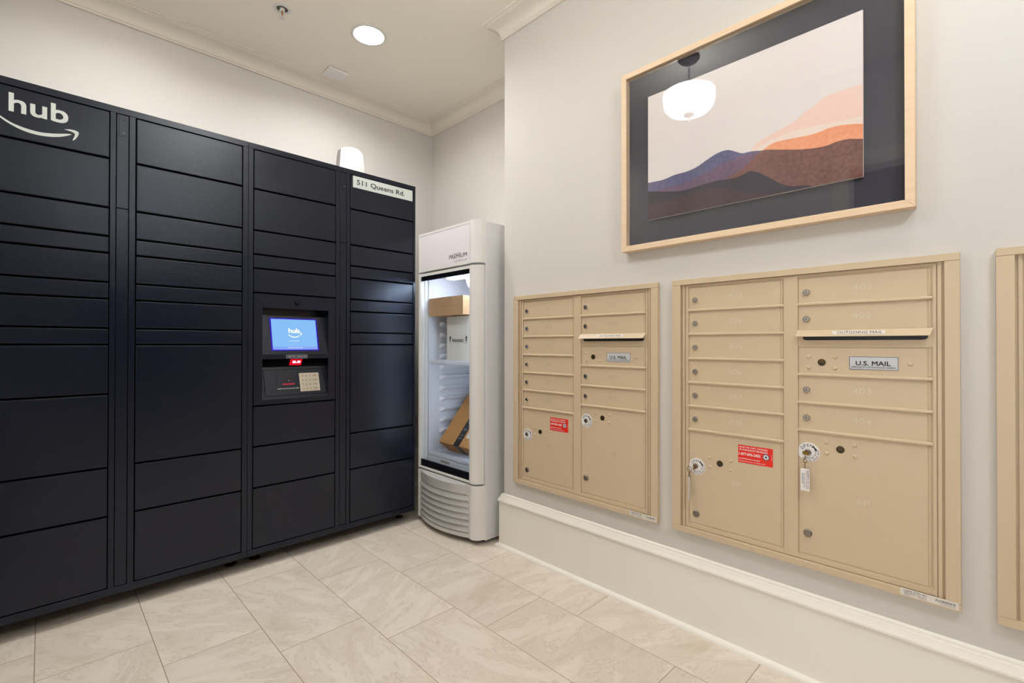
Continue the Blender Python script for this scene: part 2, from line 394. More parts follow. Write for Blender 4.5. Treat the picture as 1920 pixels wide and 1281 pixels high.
# ------------------------------------------------------------------ parcel lockers
Y0 = 2.5
G = .0035
SHORT = [2.007, 1.817, 1.619, 1.504, 1.437, 1.320, 1.253, 1.136, 1.070]
def locker_door(root, x0, x1, z0_, z1_):
    mb = MB().box(x0+G, x1-G*.8, Y0-.001, Y0+.016, z0_+G, z1_-G)
    # rolled top lip that catches the light
    o = mb.build('door', M['lock'], root, bevel=.0028, bseg=3)
    return o
def carcass(root, X0, X1, cols, strips):
    """one welded steel body: shell, face frame and the dark box behind the gaps"""
    mb = MB()
    mb.box(X0, X1, Y0+.13, 3.06, .068, 2.034, 0)
    mb.box(X0, X0+.012, Y0+.03, Y0+.13, .068, 2.034, 0); mb.box(X1-.012, X1, Y0+.03, Y0+.13, .068, 2.034, 0)
    mb.box(X0+.012, X1-.012, Y0+.03, Y0+.13, 2.02, 2.034, 0); mb.box(X0+.012, X1-.012, Y0+.03, Y0+.13, .068, .08, 0)
    mb.box(X0, X1, Y0, Y0+.03, 2.0075, 2.034, 0); mb.box(X0, X1, Y0, Y0+.03, .064, .0945, 0)
    edges = sorted([X0, X1]+[e for c in cols+strips for e in c])
    for a, b in zip(edges[0::2], edges[1::2]): mb.box(a, b, Y0, Y0+.03, .0945, 2.0075, 0)
    for a, b in cols:
        for za, zb in (((.0945, .779), (1.316, 2.0075)) if a == .7146 else ((.0945, 2.0075),)): mb.box(a, b, Y0+.028, Y0+.0301, za, zb, 1)
    for a, b in strips: mb.box(a, b, Y0+.014, Y0+.0301, .0945, 2.0075, 1)
    return mb.build('body', [M['lock'], M['lockin']], root, bevel=.0015)
def strip(root, a, b):
    g = .0022
    hi = MB().box(a+g, b-g, Y0+.001, Y0+.014, 1.6245, 2.0055).build('strip_panel', M['lock'], root, bevel=.001)
    MB().box(a+g, b-g, Y0+.001, Y0+.014, .0965, 1.622).build('strip_panel', M['lock'], root, bevel=.001)
    w2 = (b-a)*.22
    p = MB().box(a+w2, b-w2, Y0-.0004, Y0+.002, 1.918, 1.999)
    p.lathe([(.0016, 0), (.0016, .0007)], ((a+b)/2+.004, Y0-.0004, 1.932), 'y', 8, 1)
    p.lathe([(.0016, 0), (.0016, .0007)], ((a+b)/2+.004, Y0-.0004, 1.982), 'y', 8, 2)
    p.build('cover_plate', [M['lock'], M['label'], M['lockin']], hi, bevel=.0006)
def foot(root, x, y):
    MB().lathe([(.024, 0), (.026, .003), (.022, .008), (.009, .011), (.0065, .014), (.0065, .07)], (x, y, 0), 'z', 20, 0, 1).build('levelling_foot', M['brass'], root, smooth=40)

cab1 = thing('parcel_locker', 'dark navy parcel locker bank at far left with a white smile logo', 'parcel locker', (0, 0, 0), 0, 'parcel locker banks')
colA, stA, colB = (-.212, .1882), (.2064, .2485), (.2689, .6696)
carcass(cab1, -.231, .6925, [colA, colB], [stA]); strip(cab1, *stA)
zA = SHORT+[.872, .578, .382, .0945]; zB = SHORT+[.580, .383, .0945]
for k in range(len(zA)-1):
    d = locker_door(cab1, *colA, zA[k+1], zA[k])
    if k == 0:
        yl = Y0-.0016
        lg = MB().text('hub', -.0148, 1.9462, .1578, .0685, yl, 0, .022)
        sm = [(-.1147, 1.8891), (-.0937, 1.8745), (-.0723, 1.867), (-.0442, 1.8613), (-.0128, 1.8591), (0.0207, 1.8647), (0.055, 1.8744), (0.069, 1.8801), (0.0747, 1.8785), (0.0663, 1.8711), (0.0412, 1.8578), (0.014, 1.8504), (-0.0128, 1.847), (-0.039, 1.8482), (-0.0647, 1.8539), (-0.0899, 1.8649), (-0.1146, 1.8802), (-.132, 1.894), (-.134, 1.9005)]
        ar = [(0.0529, 1.8911), (0.0591, 1.8933), (0.069, 1.896), (0.0831, 1.8966), (0.0932, 1.8929), (0.0946, 1.8866), (0.0918, 1.877), (0.0861, 1.8656), (0.0805, 1.8572), (0.0762, 1.8559), (0.0804, 1.8678), (0.0832, 1.8783), (0.0818, 1.8846), (0.0746, 1.8882), (0.0634, 1.8895)]
        ls = [(-.134, 1.9005), (-.1147, 1.8891), (-.0937, 1.8745), (-.0723, 1.867), (-.0442, 1.8613), (-.0128, 1.8591), (.0207, 1.8647), (.055, 1.8744), (.069, 1.8801), (.0747, 1.8785)]
        lo = [(-.134, 1.9005), (-.1146, 1.8802), (-.0899, 1.8649), (-.0647, 1.8539), (-.039, 1.8482), (-.0128, 1.847), (.014, 1.8504), (.0412, 1.8578), (.0663, 1.8711), (.0747, 1.8785)]
        def ev(c, x):
            for (xa, za), (xb, zb) in zip(c, c[1:]):
                if x <= xb+1e-9: return za+(zb-za)*(x-xa)/(xb-xa)
            return c[-1][1]
        xs = [-.134+(.0747+.134)*t/44 for t in range(45)]
        def sm3(c):
            v = [ev(c, x) for x in xs]
            for _ in range(6): v = [v[0]]+[(v[i-1]+2*v[i]+v[i+1])/4 for i in range(1, 44)]+[v[-1]]
            return v
        hi, lw = sm3(ls), sm3(lo)
        for i in range(44): lg.poly([(xs[i], yl, lw[i]), (xs[i+1], yl, lw[i+1]), (xs[i+1], yl, hi[i+1]), (xs[i], yl, hi[i])])
        lg.poly([(x, yl, z) for x, z in ar])
        lg.build('logo', M['logo'], d)
for k in range(len(zB)-1): locker_door(cab1, *colB, zB[k+1], zB[k])
for x, y in ((.655, 2.625), (-.19, 2.625), (.655, 3.0), (-.19, 3.0)): foot(cab1, x, y)

cab2 = thing('parcel_locker', 'dark navy parcel locker bank with lit touchscreen and street address plate', 'parcel locker', (0, 0, 0), 0, 'parcel locker banks')
colC, stC, colD = (.7146, 1.1207), (1.1432, 1.182), (1.2013, 1.6043)
carcass(cab2, .6935, 1.619, [colC, colD], [stC]); strip(cab2, *stC)
zC1 = SHORT[:6]; zC2 = [.775, .581, .384, .0945]
for l in (zC1, zC2):
    for k in range(len(l)-1): locker_door(cab2, *colC, l[k+1], l[k])
zD = SHORT+[.583, .386, .0945]
for k in range(len(zD)-1):
    d = locker_door(cab2, *colD, zD[k+1], zD[k])
    if k == 0:
        p = MB().box(1.2158, 1.5962, Y0-.0026, Y0-.001, 1.9386, 2.0025)
        p.text('511 Queens Rd.', 1.3890, 1.9690, .3030, .0330, Y0-.0031, 1, .012)
        p.build('address_plate', [M['logo'], M['ink']], d)
for x, y in ((.763, 2.625), (1.585, 2.625), (.74, 3.0), (1.585, 3.0)): foot(cab2, x, y)
# terminal
zt0, zt1 = .775+G, 1.320-G; xt0, xt1 = colC[0]+G, colC[1]-G*.8
ox0, ox1 = .757, 1.081
UB, UT, LB, LT = 1.0215, 1.249, .8015, .9995
mb = MB(); yf, yb = Y0-.001, Y0+.02
for q in ((xt0, ox0, zt0, zt1), (ox1, xt1, zt0, zt1), (ox0, ox1, UT, zt1), (ox0, ox1, LT, UB), (ox0, ox1, zt0, LB)): mb.box(q[0], q[1], yf, yb, q[2], q[3])
term = mb.build('terminal', M['lock'], cab2)
mb = MB()   # recess box behind the two openings
R1 = Y0+.10
mb.box(ox0-.004, ox0, yb, R1, LB-.004, UT+.004); mb.box(ox1, ox1+.004, yb, R1, LB-.004, UT+.004)
mb.box(ox0, ox1, yb, R1, UT, UT+.004); mb.box(ox0, ox1, R1, R1+.004, LB-.004, UT+.004); mb.box(ox0, ox1, yb, R1, LB-.004, LB); mb.box(ox0, ox1, yb, R1, UB-.011, UB-.007)
mb.build('recess', M['lock'], term)
dU, dL = .045, .045
def upP(x, s, off=0.): return (x, Y0+dU*s-off, UB+.1945*s)
def loP(x, s, off=0.): return (x, Y0+dL*s-off, LB+.1555*s)
def slab(fn, x0, x1, s0, s1, t0, t1, m=0, mb=None):
    mb = mb or MB()
    return mb.prism([fn(x0, s0, t1), fn(x1, s0, t1), fn(x1, s1, t1), fn(x0, s1, t1)], [fn(x0, s0, t0), fn(x1, s0, t0), fn(x1, s1, t0), fn(x0, s1, t0)], m)
slab(upP, ox0, ox1, 0, 1, -.012, 0).build('screen_bezel', M['lock'], term)
sc = slab(upP, .800, 1.034, .094, .94, 0, .0008, 0)
slab(upP, .807, 1.027, .121, .910, .0008, .0012, 1, sc)
slab(upP, .807, 1.027, .121, .196, .0012, .0014, 2, sc)
def fu(a, b): return upP(a, b/.1945, .002)
sc.text('hub', .9145, .1195, .055, .0235, 0, 3, .02, 0, fu)
for i in range(16):
    t0, t1 = i/16, (i+1)/16
    fx = lambda t: .882+.065*t
    zz = lambda t: .1035-.0155*math.sin(PI*(.06+t*.86))
    th = lambda t: .0040*math.sin(PI*min(1, .08+t*.92))
    sc.poly([fu(fx(t0), zz(t0)-th(t0)), fu(fx(t1), zz(t1)-th(t1)), fu(fx(t1), zz(t1)+.0003), fu(fx(t0), zz(t0)+.0003)], 3)
sc.poly([fu(.938, .1075), fu(.951, .1085), fu(.950, .0945), fu(.9465, .1035)], 3)
sc.text('511 Queens Rd.', .9125, .0672, .048, .0045, 0, 3, .0, 0, fu)
sc.text('Touch the screen to start', .914, .0330, .072, .0042, 0, 3, .0, 0, fu)
sc.build('touchscreen', [M['scredge'], M['scr'], M['scr2'], M['scrw']], term)
# scanner overhang and lower panel
bk = MB().prism([(ox0, Y0+.045, LB+.1555), (ox1, Y0+.045, LB+.1555), (ox1, Y0+.062, LT+.008), (ox0, Y0+.062, LT+.008)], [(ox0, Y0+.06, LB+.1555), (ox1, Y0+.06, LB+.1555), (ox1, Y0+.08, LT+.008), (ox0, Y0+.08, LT+.008)])
bk.build('recess_back', M['lockin'], term)
def scP(x, z, off): return (x, Y0+.045+(z-.957)/.0505*.017-off, z)
sn = MB().poly([scP(.897, .9645, .001), scP(.957, .9635, .001), scP(.969, .9950, .001), scP(.909, .9960, .001)], 0)
for cx in (.925, .948): sn.poly([scP(cx-.008, .979, .0016), scP(cx+.008, .979, .0016), scP(cx+.009, .987, .0016), scP(cx-.007, .987, .0016)], 1)
sn.poly([scP(.915, .975, .0014), scP(.955, .975, .0014), scP(.956, .979, .0014), scP(.916, .979, .0014)], 1)
sn.build('barcode_scanner', [M['redlit'], M['redhot']], term)
nl = MB().box(.868, .971, Y0-.0016, Y0-.001, 1.0015, 1.0185, 0).box(.8693, .9697, Y0-.0018, Y0-.0015, 1.0028, 1.0172, 1)
nl.text('NEED HELP? 1-866-216-1072', .9195, 1.0100, .088, .0062, Y0-.0021, 0, .015)
nl.build('help_label', [M['label'], M['ink']], term)
lp = slab(loP, ox0, ox1, 0, 1, -.012, 0)
for a, b, c, d2 in ((.772, 1.075, .905, .918), (.772, 1.075, .092, .105), (.772, .7745, .092, .918), (1.0725, 1.075, .092, .918)): slab(loP, a, b, c, d2, 0, .0003, 1, lp)
lp.build('lower_panel', [M['lock'], M['lockin']], term)
kp = slab(loP, .941, 1.041, .19, .78, 0, .004, 0)
def fk(a, b): return loP(a, b, .0065)
for r in range(4):
    for c in range(4):
        x0 = .950+c*.0185; x1 = x0+(.0135 if c < 3 else .027); s1 = .745-r*.138; s0_ = s1-.108
        slab(loP, x0, x1, s0_, s1, .004, .006, 1, kp)
        kp.text(('123', '456', '789', '*0#')[r][c] if c < 3 else ('CANCEL', 'CLEAR', 'HELP', 'ENTER')[r], (x0+x1)/2, (s0_+s1)/2, ((.0018 if (r, c) == (0, 0) else .004) if c < 3 else .018), (.05 if c < 3 else .03), 0, 2, 0, 0, fk)
kp.build('keypad', [M['keyp'], M['keys'], M['ink']], term)
cr = slab(loP, .832, .936, .355, .790, 0, .003, 0)
slab(loP, .8555, .918, .45, .725, .003, .0034, 1, cr); slab(loP, .8575, .915, .43, .47, .003, .0042, 2, cr)
cr.lathe([(.004, 0), (.003, .003), (.0015, .004)], loP(.888, .56, .0034), 'y', 12, 3)
cr.text('INSERT OR SWIPE CARD HERE', .8835, .310, .103, .032, 0, 4, .01, 0, lambda a, b: loP(a, b, .001))
cr.build('card_reader', [M['lock'], M['fblack'], mat('reader_red', (150, 20, 50), .3, emit=(190, 10, 50), es=.35), M['chrome'], M['white']], term)
MB().lathe([(.0115, 0), (.0115, .004), (.009, .007), (.009, .009), (.004, .0105)], (.9192, Y0-.001, 1.2794), 'y', 24).build('cam_lock', M['screwb'], term, smooth=40)

# ------------------------------------------------------------------ router on top of the lockers
rt = thing('wifi_router', 'white rounded wireless router standing on top of the lockers', 'router', (1.33, 2.77, 2.034))
def ring(z, wd, dp, bow, n=14):
    f = [(-wd+2*wd*i/n, -dp-bow*(1-(2*i/n-1)**2)) for i in range(n+1)]
    bkk = [(wd-2*wd*i/n, dp+bow*.5*(1-(2*i/n-1)**2)) for i in range(n+1)]
    return f, bkk
mb = MB(); mf = MB()
pr = [(0, .083, .03), (.05, .0815, .03), (.12, .0775, .028), (.175, .0725, .026), (.205, .069, .024)]
rows = []
for z, wd, dp in pr:
    f, bkk = ring(z, wd, dp, .022); rows.append((f, bkk, z))
def topz(x, wd): return .016*(1-(x/wd)**2)
for r0, r1 in zip(rows, rows[1:]):
    last = r1 is rows[-1]
    for i in range(14):
        tz = lambda x, r: r[2]+(topz(x, .069) if r is rows[-1] else 0)
        mf.poly([(*r0[0][i], tz(r0[0][i][0], r0)), (*r0[0][i+1], tz(r0[0][i+1][0], r0)), (*r1[0][i+1], tz(r1[0][i+1][0], r1)), (*r1[0][i], tz(r1[0][i][0], r1))])
        mb.poly([(*r0[1][i], tz(r0[1][i][0], r0)), (*r0[1][i+1], tz(r0[1][i+1][0], r0)), (*r1[1][i+1], tz(r1[1][i+1][0], r1)), (*r1[1][i], tz(r1[1][i][0], r1))])
    for sd in (0, -1):
        a, b = r0[0][sd], r0[1][-1-sd]; c, d = r1[0][sd], r1[1][-1-sd]
        za, zc_ = r0[2], r1[2]
        mb.poly([(*a, za), (*b, za), (*d, zc_), (*c, zc_)])
tf = rows[-1]
for i in range(14):
    a, b, c, d = tf[0][i], tf[0][i+1], tf[1][13-i], tf[1][14-i]
    mb.poly([(*p, tf[2]+topz(p[0], .069)) for p in (a, b, c, d)])
mb.poly([(*p, 0) for p in rows[0][0]+rows[0][1]])
mf.build('front_cover', M['router'], rt, smooth=60); mb.build('housing', M['routerside'], rt, smooth=40)

# ------------------------------------------------------------------ fridge  (local: u to the right as seen, d into the alcove)
fr = thing('display_fridge', 'silver glass-door upright fridge in the corner with lit shelves of parcels', 'fridge', (1.64, 2.513, 0), RW)
nc = [(.5055, .001), (.515, -.003), (.530, -.0045), (.545, -.001), (.558, .008), (.568, .020), (.5745, .036), (.5775, .0555), (.5055, .0555)]
nd = [(x-.006 if x > .52 else x, min(y, .049)) for x, y in nc]
fc = [(.0375, .001), (.028, -.002), (.017, 0), (.008, .008), (.002, .022), (0, .052), (.0375, .052)]
zd0, zd1, zh0 = .326, 1.4985, 1.5095
mb = MB()
mb.box(0, .045, .055, .535, .022, 1.735); mb.box(.533, .578, .055, .535, .022, 1.735); mb.box(.045, .533, .445, .535, .022, 1.735)
mb.box(.045, .533, .055, .445, 1.485, 1.735); mb.box(.045, .533, .055, .445, .06, .355)
mb.build('cabinet', M['fside'], fr, bevel=.002)
ln = MB().box(.045, .0462, .0555, .4445, .3562, 1.484).box(.5318, .533, .0555, .4445, .3562, 1.484).box(.0462, .5318, .4433, .4445, .3562, 1.484).box(.0462, .5318, .0555, .4433, 1.4825, 1.484).box(.0462, .5318, .0555, .4433, .355, .358)
for k in range(12):
    z = 1.211-.0665*k
    for sg, u0 in ((1, .0462), (-1, .5318)):
        p = [(u0, .137, z), (u0, .137, z-.031), (u0+sg*.020, .160, z-.012), (u0+sg*.020, .160, z-.002)]
        q = [(u0, .43, z), (u0, .43, z-.031), (u0+sg*.020, .42, z-.012), (u0+sg*.020, .42, z-.002)]
        ln.prism(p, q)
ln.box(.046, .5318, .0535, .056, .356, .392)
# evaporator cover under the roof, at the right
ln.prism([(.30, .13, 1.4825), (.5318, .13, 1.4825), (.5318, .13, 1.33), (.42, .13, 1.36), (.335, .13, 1.41)], [(.30, .44, 1.4825), (.5318, .44, 1.4825), (.5318, .44, 1.33), (.42, .44, 1.36), (.335, .44, 1.41)])
ln.build('liner', M['liner'], fr)
MB().prism([(.19, .075, 1.482), (.21, .072, 1.458), (.52, .072, 1.458), (.53, .075, 1.482)], [(.19, .125, 1.482), (.21, .125, 1.458), (.52, .125, 1.458), (.53, .125, 1.482)]).build('interior_lamp_and_fill', M['flamp'], fr)
MB().box(.519, .527, .060, .072, .44, 1.40).build('interior_lamp_and_fill', M['ffill'], fr)  # added fill strip hidden behind the right column, brightens the liner
hd = MB().plan(nc, zh0, 1.741, 0).plan(fc, zh0, 1.741, 0).box(.0375, .5055, .004, .054, zh0, 1.741, 0).box(.0375, .5055, .0015, .004, 1.727, 1.741, 0).box(.0375, .5055, .0015, .004, zh0, 1.520, 0)
hdo = hd.build('header', M['fsil'], fr, smooth=50)
hp = MB().box(.040, .503, .0025, .004, 1.521, 1.7265, 0)
hp.text('PREMIUM', .4025, 1.5635, .158, .0225, .0020, 1, .004); hp.text('L E V E L L A', .4255, 1.5360, .110, .0095, .0020, 1)
hp.box(.362, .425, .0018, .0022, 1.5795, 1.5806, 1)
hp.build('sign_panel', [M['fhead'], M['ink']], hdo)
dr = MB().plan(nd, zd0, zd1, 0).plan(fc, zd0, zd1, 0).box(.0375, .5055, .002, .05, zd1-.016, zd1, 0).box(.0375, .5055, .002, .05, zd0, zd0+.012, 0).box(.0375, .043, .03, .052, .378, 1.456, 0).box(.500, .5055, .03, .052, .378, 1.456, 0)
dro = dr.build('door', M['fsil'], fr, smooth=50)
for za, zb in ((1.456, zd1-.016), (zd0+.012, .378)): MB().box(.0375, .5055, .006, .016, za, zb).build('black_border', M['fblack'], dro)
MB().box(.0375, .5055, .010, .014, .378, 1.456).build('glass_pane', M['glass'], dro)
kk = MB().plan(nc, .030, .316, 0).plan(fc, .030, .316, 0).box(.0375, .5055, .004, .054, .05, .316, 0)
kko = kk.build('base_panel', M['fsil'], fr, smooth=50)
gp = [(.312, -.004), (.310, 0), (.262, .0)]
for k in range(6):
    z = .258-.0335*k; gp += [(z, -.009), (z-.003, -.006), (z-.0270, .0045), (z-.0295, .0045), (z-.0310, -.009)]
gp += [(.054, -.003), (.050, 0.), (.030, 0.), (.030, -.02)]
NA = 18; mb = MB(); n0 = 0
rows = []
for i in range(NA+1):
    t = i/NA; u = .0385+(.5045-.0385)*t; b = .048*(1-(2*t-1)**2)
    rows.append([(u, .003-b-o, z) for z, o in gp])
for a, b in zip(rows, rows[1:]):
    for j in range(len(gp)-1): mb.poly([a[j], b[j], b[j+1], a[j+1]])
    mb.poly([a[0], b[0], (b[0][0], .004, b[0][2]), (a[0][0], .004, a[0][2])]); mb.poly([a[-1], b[-1], (b[-1][0], .004, b[-1][2]), (a[-1][0], .004, a[-1][2])])
mb.build('grille', M['fkick'], kko, smooth=25)
for u in (.06, .52):
    for d in (.09, .48): MB().lathe([(.018, 0), (.018, .012), (.012, .016), (.012, .04)], (u, d, 0), 'z', 14, 0, 1).build('foot', M['black'], fr)
def shelf(zt, zb, sticker=False):
    mb = MB().box(.052, .526, .062, .065, zt-.003, zt).box(.052, .526, .062, .065, zb, zb+.003)
    mb.box(.052, .526, .060, .062, zb+.004, zt-.004, 1)
    for k in range(48): mb.box(.054+k*.0098, .0562+k*.0098, .0585, .0605, zb+.003, zt-.003)
    for k in range(40): u = .056+k*.0120; mb.tube([(u, .064, zt-.002), (u, .43, zt-.002)], .0014, 5)
    for d in (.10, .25, .40): mb.tube([(.052, d, zt-.005), (.526, d, zt-.005)], .002, 5)
    return mb.build('wire_shelf', [M['wire'], M['liner']], fr)
shelf(.976, .952); shelf(.418, .394)
st = MB().box(.173, .263, .0528, .0536, .370, .389, 0).text('PREMIUM', .218, .3795, .080, .0100, .0524, 1); st.build('shelf_sticker', [M['paper'], M['ink']], fr)

# parcels inside the fridge (world coordinates)
pb = thing('cardboard_box', 'flat brown cardboard box lying on the white carton in the fridge', 'box', (1.69, 2.455, 1.243), RW, 'parcels in the fridge')
mb = MB().box(0, .330, 0, .30, 0, .108, 0)
for u in (.115, .203):
    sl = .008 if u < .15 else -.008
    mb.poly([(u, -.0006, .1082), (u+.010, -.0006, .1082), (u+.010+sl, -.0006, .083), (u+.005+sl, -.0006, .083)], 1)
mb.box(.125, .203, -.0012, .0, .084, .1085, 0)
mb.box(0, .330, -.0004, 0, .0535, .0545, 1)
mb.build('carton', [M['card'], M['tandark']], pb, bevel=.0015)
wb = thing('perishable_carton', 'white carton printed with up arrows standing on the upper fridge shelf', 'box', (1.74, 2.342, .977), RW, 'parcels in the fridge')
mb = MB().box(0, .30, 0, .26, 0, .262, 0)
mb.text('PERISHABLE', .1065, .1175, .104, .0175, -.0006, 1, .015)
for u in (.034, .186):
    mb.poly([(u-.0045, -.0006, .113), (u+.0045, -.0006, .113), (u+.0045, -.0006, .135), (u-.0045, -.0006, .135)], 1)
    mb.poly([(u-.0105, -.0006, .133), (u+.0105, -.0006, .133), (u, -.0006, .146)], 1)
    mb.text('UP', u, .1040, .010, .0065, -.0006, 1)
mb.build('carton', [M['foam'], M['ink']], wb, bevel=.0015)
th = math.atan2(.644, .765); W2, TH, LN = .30, .10, .44
tb = thing('taped_parcel', 'brown parcel with black printed tape leaning at a tilt in the fridge bottom', 'box', (1.787, 2.38, .4205), RW, 'parcels in the fridge')
ca, sa = math.cos(th), math.sin(th)
def tp(u, a, c):     # a along the leaning length, c out of the upper face
    return (u, a*sa-c*ca, a*ca+c*sa)
def slabt(mb, u0, u1, a0, a1, c0, c1, m=0):
    return mb.prism([tp(u0, a0, c0), tp(u1, a0, c0), tp(u1, a1, c0), tp(u0, a1, c0)], [tp(u0, a0, c1), tp(u1, a0, c1), tp(u1, a1, c1), tp(u0, a1, c1)], m)
slabt(MB(), 0, W2, 0, LN, 0, TH).build('carton', M['card2'], tb, bevel=.002)
tpm = slabt(MB(), .140, .192, -.0008, LN, TH, TH+.0008)
slabt(tpm, .140, .192, -.0008, 0, 0, TH)
for a, t_, wv in ((.05, 'parcel', .030), (.11, 'care', .022), (.16, 'open', .024), (.22, 'ship', .022), (.28, 'parcel', .03)):
    tpm.text(t_, .166, a, wv, .012, 0, 1, .02, 0, lambda p, q: tp(p, q, TH+.0014))
for a in (.075, .185): 
    for i in range(8):
        f = lambda t: (.150+.032*t, a-.010*math.sin(PI*t))
        (p0, q0), (p1, q1) = f(i/8), f((i+1)/8); tpm.poly([tp(p0, q0, TH+.0014), tp(p1, q1, TH+.0014), tp(p1, q1+.003, TH+.0014), tp(p0, q0+.003, TH+.0014)], 1)
tpm.build('packing_tape', [M['tape'], M['tapeink']], tb)
slabt(MB(), .208, .275, .06, .17, TH, TH+.0006).build('address_label', M['paper'], tb)

# ------------------------------------------------------------------ mailbox units
UW, ZB, ZT = .817, .361, 1.320
c1u, c2u = (.063, .390), (.432, .761)
z1 = [1.289, 1.203, 1.113, 1.021, .931, .842, .753, .400]
z2a = [1.289, 1.204, 1.117]; z2b = [.978, .888, .799, .400]
FD = -.008       # frame front (local y, wall at 0)
DD = -.006       # door face
def lock(mbp, u, z, r=.0105):
    mb = MB().lathe([(r, 0), (r, .003), (r*.86, .0055), (r*.78, .0055), (r*.70, .0045), (r*.45, .0045), (r*.45, .006), (r*.2, .006)], (u, DD, z), 'y', 20, 0)
    mb.box(u-.0008, u+.0008, DD-.0066, DD-.0058, z-.003, z+.003, 1)
    return mb.build('lock', [M['chrome'], M['black']], mbp, smooth=40)
def rivets(par, pts, r=.0062):
    for u, z in pts: MB().lathe([(r, 0), (r*.95, .0012), (r*.7, .0026), (r*.3, .0033)], (u, DD, z), 'y', 14).build('rivet', M['tan'], par, smooth=60)
def arrow_lock(par, u, z):
    mb = MB().lathe([(.0112, 0), (.0112, .0012), (.0096, .0014), (.0088, .0006), (.004, .0006)], (u, DD, z), 'y', 20, 0)
    mb.lathe([(.0085, 0), (.0085, .0009)], (u, DD, z), 'y', 18, 1)
    for k in (-1, 0, 1):
        for i in range(6):
            f = lambda t: (u-.006+.012*t, z+k*.0038+.0022*math.sin(PI*t))
            (a, b), (c, d) = f(i/6), f((i+1)/6); mb.poly([(a, DD-.0016, b), (c, DD-.0016, d), (c, DD-.0016, d+.0013), (a, DD-.0016, b+.0013)], 2)
    return mb.build('arrow_lock', [M['bronze'], M['black'], M['brass']], par, smooth=40)
def knob(par, u, z):
    return MB().lathe([(.0125, 0), (.0125, .003), (.0105, .0048), (.003, .0048)], (u, DD, z), 'y', 20).build('knob', M['nickel'], par, smooth=40)
def open_disc(par, u, z, ulo, r=.031):
    pts = []
    for i in range(40):
        a = 2*PI*i/40; pts.append((max(ulo, u+r*math.cos(a)), z+r*math.sin(a)))
    mb = MB().face(pts, DD-.0008, DD, 0)
    y = DD-.0012
    R = r*.70
    for ch, dg in zip('OPEN', (146, 119, 95, 69)):
        a = math.radians(dg); mb.text(ch, u+R*math.cos(a), z+R*math.sin(a), None, .0092, y, 1, .004, a-PI/2)
    a = math.radians(36); p = Vector((u+R*math.cos(a), z+R*math.sin(a))); t = Vector((math.sin(a), -math.cos(a))); n = Vector((math.cos(a), math.sin(a)))
    q = lambda x, v: (p.x+t.x*x+n.x*v, y, p.y+t.y*x+n.y*v)
    mb.poly([q(-.009, .0022), q(-.009, -.0022), q(.003, -.0022), q(.003, .0022)], 1); mb.poly([q(.002, .0042), q(.002, -.0042), q(.009, 0)], 1)
    for txt, rr, d0, d1, sz in (('KEY WILL STAY IN LOCK', r*.63, 15, -120, .0040), ('AFTER OPENING THIS DOOR', r*.86, 18, -128, .0042)):
        for i, ch in enumerate(txt):
            if ch == ' ': continue
            a = math.radians(d0+(d1-d0)*i/(len(txt)-1)); x, zz_ = u+rr*math.cos(a), z+rr*math.sin(a)
            if x > ulo+.002: mb.text(ch, x, zz_, None, sz, y, 1, 0, a-PI/2)
    return mb.build('open_sticker', [M['white'], M['ink']], par)
def mdoor(root, cu, zb, zt, num=None, nm='door', hinge=True, nu=None, nz=None, dark=False):
    u0, u1 = cu
    mb = MB().box(u0, u1-.011, DD, -.001, zb+.003, zt-.003)
    mb.tube([(u1-.0065, DD+.0015, zb+.006), (u1-.0065, DD+.0015, zt-.006)], .0034, 8) if hinge else None
    mb.box(u1-.0115, u1-.0065, DD+.001, -.001, zb+.003, zt-.003)
    # bottom lip rolled forward
    d = mb.build(nm, M['tan'], root, bevel=.0012)
    if num:
        MB().text(num, u0+.169 if nu is None else nu, (zt+zb)/2+.0005 if nz is None else nz, .046 if len(num) == 3 else .031, .0175, DD-.0003, 0, -.006).build('engraved_number', M['numdark' if dark else 'num'], d)
    return d
def ridge(mb, u0, u1, z): mb.prism([(u0, FD+.001, z-.005), (u0, FD-.0045, z-.0035), (u0, FD-.0045, z+.001), (u0, FD+.001, z+.0045)], [(u1, FD+.001, z-.005), (u1, FD-.0045, z-.0035), (u1, FD-.0045, z+.001), (u1, FD+.001, z+.0045)])
